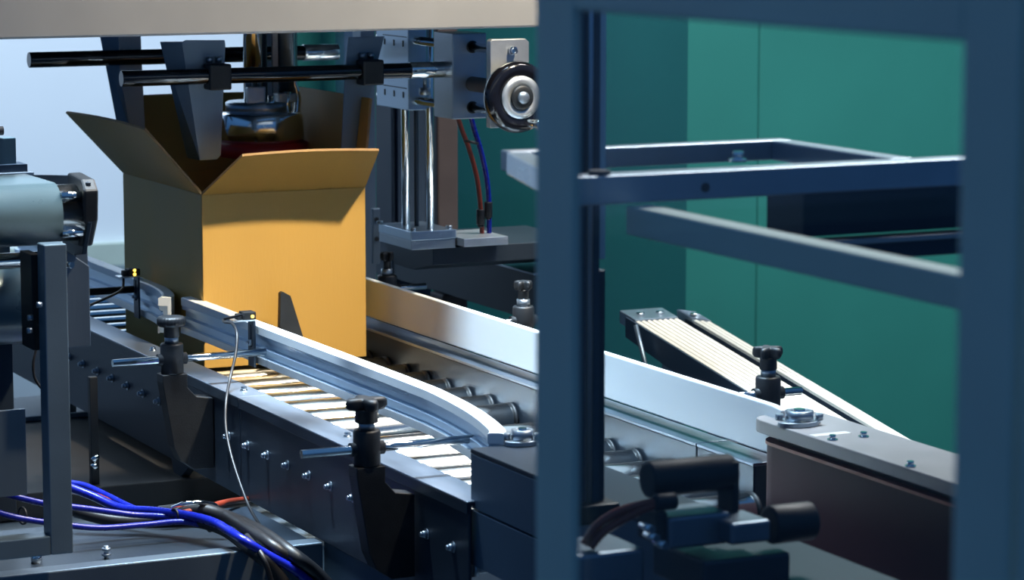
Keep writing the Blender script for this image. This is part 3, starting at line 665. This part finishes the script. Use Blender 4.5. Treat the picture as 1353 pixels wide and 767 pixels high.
for px, py in ((1100, 582), (1141, 578), (1203, 617)):
    q = at(px, py, Z=.864); mb = MB(); mb.cyl(q, q+Vector((0, 0, .0015)), .0065, 14); mb.cyl(q+Vector((0, 0, .0015)), q+Vector((0, 0, .0065)), .0042, 6); mb.build('bolt', 'chrome', fd)
q = at(1075, 577, Z=.864); q2 = at(1122, 572, Z=.864)
MB().box(q.x, q2.x, min(q.y, q2.y)-.004, min(q.y, q2.y)+.010, .864, .8644).build('label_strip', 'label', fd)
nd = empty('side_belt_drive', (1.40, 2.6, .62), 'blue-grey boxed side belt drive at the near end of the rollers', 'belt drive')
MB().prism([(1.358, 1.6), (1.452, 1.6), (1.452, 2.88), (1.425, 2.918), (1.358, 2.918)], 'z', .8565, .862).build('top_plate', 'plate', nd, .001)
MB().box(1.358, 1.385, 1.6, 2.917, .792, .8562).build('upper_cover', 'cover', nd, .001)
MB().box(1.358, 1.385, 1.6, 2.917, .724, .790).build('lower_cover', 'cover', nd, .001)
MB().prism(rounded(1.388, 1.448, 1.6, 2.905, .029), 'z', .735, .852).build('belt', 'rubber', nd, .001)
q = at(690, 588, Z=.862); bearing((q.x, q.y, .862), nd, .62)
q = at(628, 752, X=1.365); tag(MB().cyl((1.352, q.y, q.z), (1.45, q.y, q.z), .006, 14).cyl((1.36, q.y, q.z), (1.366, q.y, q.z), .011, 6).build('tie_rod', 'steel'), 'short steel tie rod under the near belt drive', 'rod')

# ------------------------------------------------------------------ inclined slatted exit chute
P1 = at(829, 419, X=2.28); P2 = at(1000, 525, X=2.28); dv = (P2-P1); dv /= abs(dv.y)          # per metre towards the camera
P3 = at(886, 415, Z=P1.z); P4 = at(905, 417, Z=P1.z); P5 = at(930, 420, Z=P1.z)
LEN = 1.25
MB().box(1.775, 1.815, 2.2, 2.26, 0, .6716).build('leg', 'plate', fd, .002)
MB().box(1.775, 1.815, 2.80, 2.86, 0, .6716).build('leg', 'plate', fd, .002)
MB().box(1.39, 1.44, 2.2, 2.26, 0, .7345).build('leg', 'plate', nd, .002)
MB().box(1.39, 1.44, 2.80, 2.86, 0, .7345).build('leg', 'plate', nd, .002)
MB().box(1.46, 1.74, 1.9, 2.88, .50, .56).build('cover_tray', 'navy', fd, .002)
ch = empty('inclined_chute', tuple(P1), 'wide ivory ribbed chute sloping down towards the camera, nearer of the pair', 'chute', 'ivory ribbed chutes')
ch2 = empty('inclined_chute', tuple(P4), 'narrow ivory ribbed chute sloping down beside the green partition', 'chute', 'ivory ribbed chutes')
def strip(a, b, par, n):
    a = Vector(a); b = Vector(b); e = (b-a)/n; nrm = Vector((0, 0, 1))
    for k in range(n):
        p0 = a+e*(k+.09); p1 = a+e*(k+.91); pm = (p0+p1)/2
        vs = []
        for t in (0.03, LEN):
            for p, h in ((p0, -.005), (p0, .0), (pm, .0022), (p1, .0), (p1, -.005)): vs.append(p+dv*t+nrm*h)
        MB().add(vs, [(0, 1, 2, 3, 4), (9, 8, 7, 6, 5)]+[(i, (i+1) % 5, (i+1) % 5+5, i+5) for i in range(5)]).build('rib', 'ivory', par)
    vs = [a+dv*t+nrm*h for t in (.0, LEN) for h in (-.030, -.0052)]+[b+dv*t+nrm*h for t in (.0, LEN) for h in (-.030, -.0052)]
    MB().add(vs, [(0, 1, 3, 2), (4, 6, 7, 5), (0, 4, 5, 1), (2, 3, 7, 6), (0, 2, 6, 4), (1, 5, 7, 3)]).build('tray', 'plate', par)
    vs = [a+dv*t+nrm*h for t in (-.03, .028) for h in (-.02, .003)]+[b+dv*t+nrm*h for t in (-.03, .028) for h in (-.02, .003)]
    MB().add(vs, [(0, 1, 3, 2), (4, 6, 7, 5), (0, 4, 5, 1), (2, 3, 7, 6), (0, 2, 6, 4), (1, 5, 7, 3)]).build('end_cap', 'steel', par, .002)
    mb = MB()
    for f in ((.3, .75) if n > 4 else (.5,)):
        c = a+(b-a)*f; mb.cyl(c+nrm*.003, c+nrm*.006, .0075, 14)
    mb.build('cap_screw', 'chrome', par)
    c = (a+b)/2
    for t in (.08, 1.1):
        c2 = c+dv*t; MB().box(c2.x-.012, c2.x+.012, c2.y-.012, c2.y+.012, 0, c2.z-.030).build('leg', 'steelv', par, .002)
strip(P1, P3, ch, 8); strip(P4, P5, ch2, 3)
mb = MB(); vs = [P1+Vector((-.004, 0, 0))+dv*t+Vector((0, 0, h)) for t, h in ((.0, 0), (LEN, 0), (LEN, -.10), (.35, -.05), (.0, -.035))]
vs += [v+Vector((.003, 0, 0)) for v in vs]; mb.add(vs, [(0, 1, 2, 3, 4), (9, 8, 7, 6, 5)]+[(i, (i+1) % 5, (i+1) % 5+5, i+5) for i in range(5)]); mb.build('side_wall', 'navy', ch)
ps = [at(840, 430, X=2.26), at(862, 520, X=2.26)]
MB().cyl(ps[0], ps[1], .004, 10).build('stay_rod', 'steelv', ch)

# ------------------------------------------------------------------ tray frame at right
TZ = 1.25
tr = empty('tray_frame', (1.4, 2.3, 1.2), 'rectangular steel tube frame seen through the glass at right', 'frame')
MB().box(1.128, 1.95, 2.222, 2.252, TZ-.026, TZ).build('front_tube', 'steel', tr, .0015)
MB().box(1.195, 1.515, 2.472, 2.496, TZ-.020, TZ).build('rear_tube', 'steel', tr, .0015)
MB().box(1.490, 1.515, 2.252, 2.472, TZ-.020, TZ).build('side_tube', 'steel', tr, .0015)
MB().add([(1.128, 2.252, TZ-.022), (1.150, 2.252, TZ-.022), (1.215, 2.472, TZ-.022), (1.190, 2.472, TZ-.022), (1.128, 2.252, TZ), (1.150, 2.252, TZ), (1.215, 2.472, TZ), (1.190, 2.472, TZ)],
         [(3, 2, 1, 0), (4, 5, 6, 7), (0, 1, 5, 4), (1, 2, 6, 5), (2, 3, 7, 6), (3, 0, 4, 7)]).build('side_tube', 'alu', tr, .0015)
q = at(975, 214, Z=TZ); MB().cyl((q.x, q.y, TZ), (q.x, q.y, TZ+.003), .008, 16).cyl((q.x, q.y, TZ+.003), (q.x, q.y, TZ+.010), .0055, 6).build('bolt', 'chrome', tr)
q = at(932, 248, Y=2.222); MB().cyl((q.x, 2.2215, q.z), (q.x, 2.2225, q.z), .0045, 16).build('hole', 'black', tr)
q = at(797, 232, Z=TZ); MB().cyl((q.x, 2.235, TZ), (q.x, 2.235, TZ+.004), .010, 14).build('cap', 'brown', tr)
MB().box(1.19, 1.216, 1.35, 2.225, TZ-.054, TZ-.028).build('forward_tube', 'door', tr, .002)
bxx = empty('drive_housing', (1.7, 2.4, 1.15), 'dark steel housing stacked below the tray frame at right', 'housing')
hl = at(1082, 285, Y=2.24).x; hzb = at(1265, 336, Y=2.24).z
MB().box(1.40, 2.05, 2.262, 2.33, 1.178, 1.222).build('upper_housing', 'plate', bxx, .001)
MB().box(hl, 2.05, 2.24, 2.27, hzb, 1.176).build('lower_housing', 'plate', bxx, .001)
MB().box(hl-.01, 2.05, 2.235, 2.2395, 1.172, 1.177).build('edge_highlight', 'pale', bxx, .0005)  # pale strip stands in for the highlight along the housing's top edge
# column strips right of the door post
sc = empty('guard_upright', (1.28, 2.55, 0), 'upright guard profile with a bright rod as its highlight just right of the door post', 'upright')
Dk = 2.78
a0 = at(764, 300, D=Dk); a1 = at(775, 300, D=Dk); a2 = at(784, 300, D=Dk); a3 = at(795, 300, D=Dk); a4 = at(807, 300, D=Dk)
yy = a2.y
zb = at(790, 676, D=Dk).z
MB().box(a0.x, a1.x, yy, yy+.02, zb, 1.8).build('profile', 'navy', sc, .001)
MB().cyl(((a1.x+a2.x)/2, yy+.002, zb), ((a1.x+a2.x)/2, yy+.002, 1.8), (a2.x-a1.x)*.52, 20).build('profile_highlight', 'alu', sc)  # bright rod put in for the highlight running down the profile
MB().box(a2.x, a3.x, yy, yy+.02, zb, 1.8).build('profile', 'navy', sc, .001)
MB().box(a3.x, a4.x, yy+.003, yy+.009, at(800, 345, D=Dk).z, 1.8).build('pale_seal', 'dooredge', sc, .001)
MB().box(a3.x, a4.x, yy+.003, yy+.009, zb, at(800, 360, D=Dk).z).build('pale_seal', 'plate', sc, .001)
MB().box(a0.x-.01, a4.x+.01, yy-.012, yy+.03, zb-.02, zb).build('lower_bracket', 'black', sc, .002)

# ------------------------------------------------------------------ pneumatic valve group, lower right
DV = 2.62
def vb(px0, px1, py0, py1, dep=.05, D=DV):
    a = at(px0, py1, D=D); b = at(px1, py0, D=D); return (a.x, b.x, a.y, a.y+dep, a.z, b.z)
vg = empty('pneumatic_valve', (1.26, 2.2, .88), 'grey pneumatic valve block with black cylinder seen blurred through the glass', 'valve')
MB().box(*vb(884, 985, 684, 728)).build('valve_block', 'steelv', vg, .003)
MB().box(*vb(868, 884, 676, 722, .04)).build('port_block', 'black', vg, .003)
MB().box(*vb(966, 1032, 692, 722, .05)).build('rear_block', 'steelv', vg, .003)
a = at(868, 640, D=DV); b = at(956, 630, D=DV+.05)
yv = a.y+.02
MB().cyl((a.x, yv, a.z), (b.x+.01, yv, a.z), .0175, 28).build('upper_cylinder', 'black', vg, .003)
MB().box(b.x+.004, b.x+.011, yv-.015, yv+.015, a.z-.045, a.z+.012).build('strap', 'black', vg, .001)
c1 = at(1030, 700, D=DV+.02); c2 = at(1104, 697, D=DV+.02)
MB().cyl((c1.x, c1.y+.02, c1.z), (c2.x, c1.y+.02, c1.z), .0185, 28).build('lower_cylinder', 'black', vg, .003)
mb = MB()
for px, py in ((868, 712), (880, 722), (862, 700)): q = at(px, py, D=DV-.01); mb.cyl(q, q+Vector((0, .02, 0)), .004, 12)
mb.build('port_screw', 'chrome', vg)
q = at(872, 664, D=DV); MB().cyl((q.x-.006, q.y, q.z), (q.x+.016, q.y+.0, q.z), .0085, 18).build('hose_fitting', 'black', vg, .002)
MB().box(*vb(930, 1075, 742, 790, .10, DV)).build('mounting_plate', 'plate', vg, .003)
a = at(790, 728, D=DV)
MB().box(a.x-.03, a.x+.045, a.y-.01, a.y+.06, a.z-.09, a.z).build('bracket_box', 'steelv', vg, .004)
for pts, lb in (([(772, 720), (788, 696), (815, 678), (845, 668), (868, 664)], 'upper dark red hose arching into the valve behind the glass'), ([(780, 724), (797, 704), (822, 688), (848, 674), (866, 668)], 'lower dark red hose arching into the valve behind the glass')):
    tag(MB().tube([at(x, y, D=DV) for x, y in pts], .0042, 10).build('air_hose', 'hosered'), lb, 'hose', 'red hoses behind the glass')

# ------------------------------------------------------------------ glass guard door in the foreground
dr = empty('glass_guard_door', (.8, 1.3, 0), 'blue-grey framed glass guard door in the blurred foreground', 'door')
def dpost(px0, px1, X=.8):
    ya = at(px0, 400, X=X).y; yb = at(px1, 400, X=X).y; return yb, ya
y0, y1 = dpost(707, 757)
MB().box(.80, .806, y0, y1, 0, 1.75).build('stile', 'door', dr, .002)
y2, y3 = dpost(1264, 1340)
MB().box(.80, .806, y2, y3, 0, 1.75).build('stile', 'door', dr, .002)
MB().box(.80, .806, y3, y0, 1.428, 1.56).build('top_rail', 'door', dr, .002)
MB().box(.80, .806, y3, y0, .30, .40).build('bottom_rail', 'door', dr, .002)
MB().box(.8065, .8095, y3, y0, .40, 1.428).build('glass_pane', 'pane', dr)
ph = empty('fixed_guard_frame', (.8, 1.0, 0), 'edge of the next guard frame at the right border', 'frame')
MB().box(.803, .809, y2-.085, y2-.001, 0, 1.75).build('stile', 'door', ph, .002)
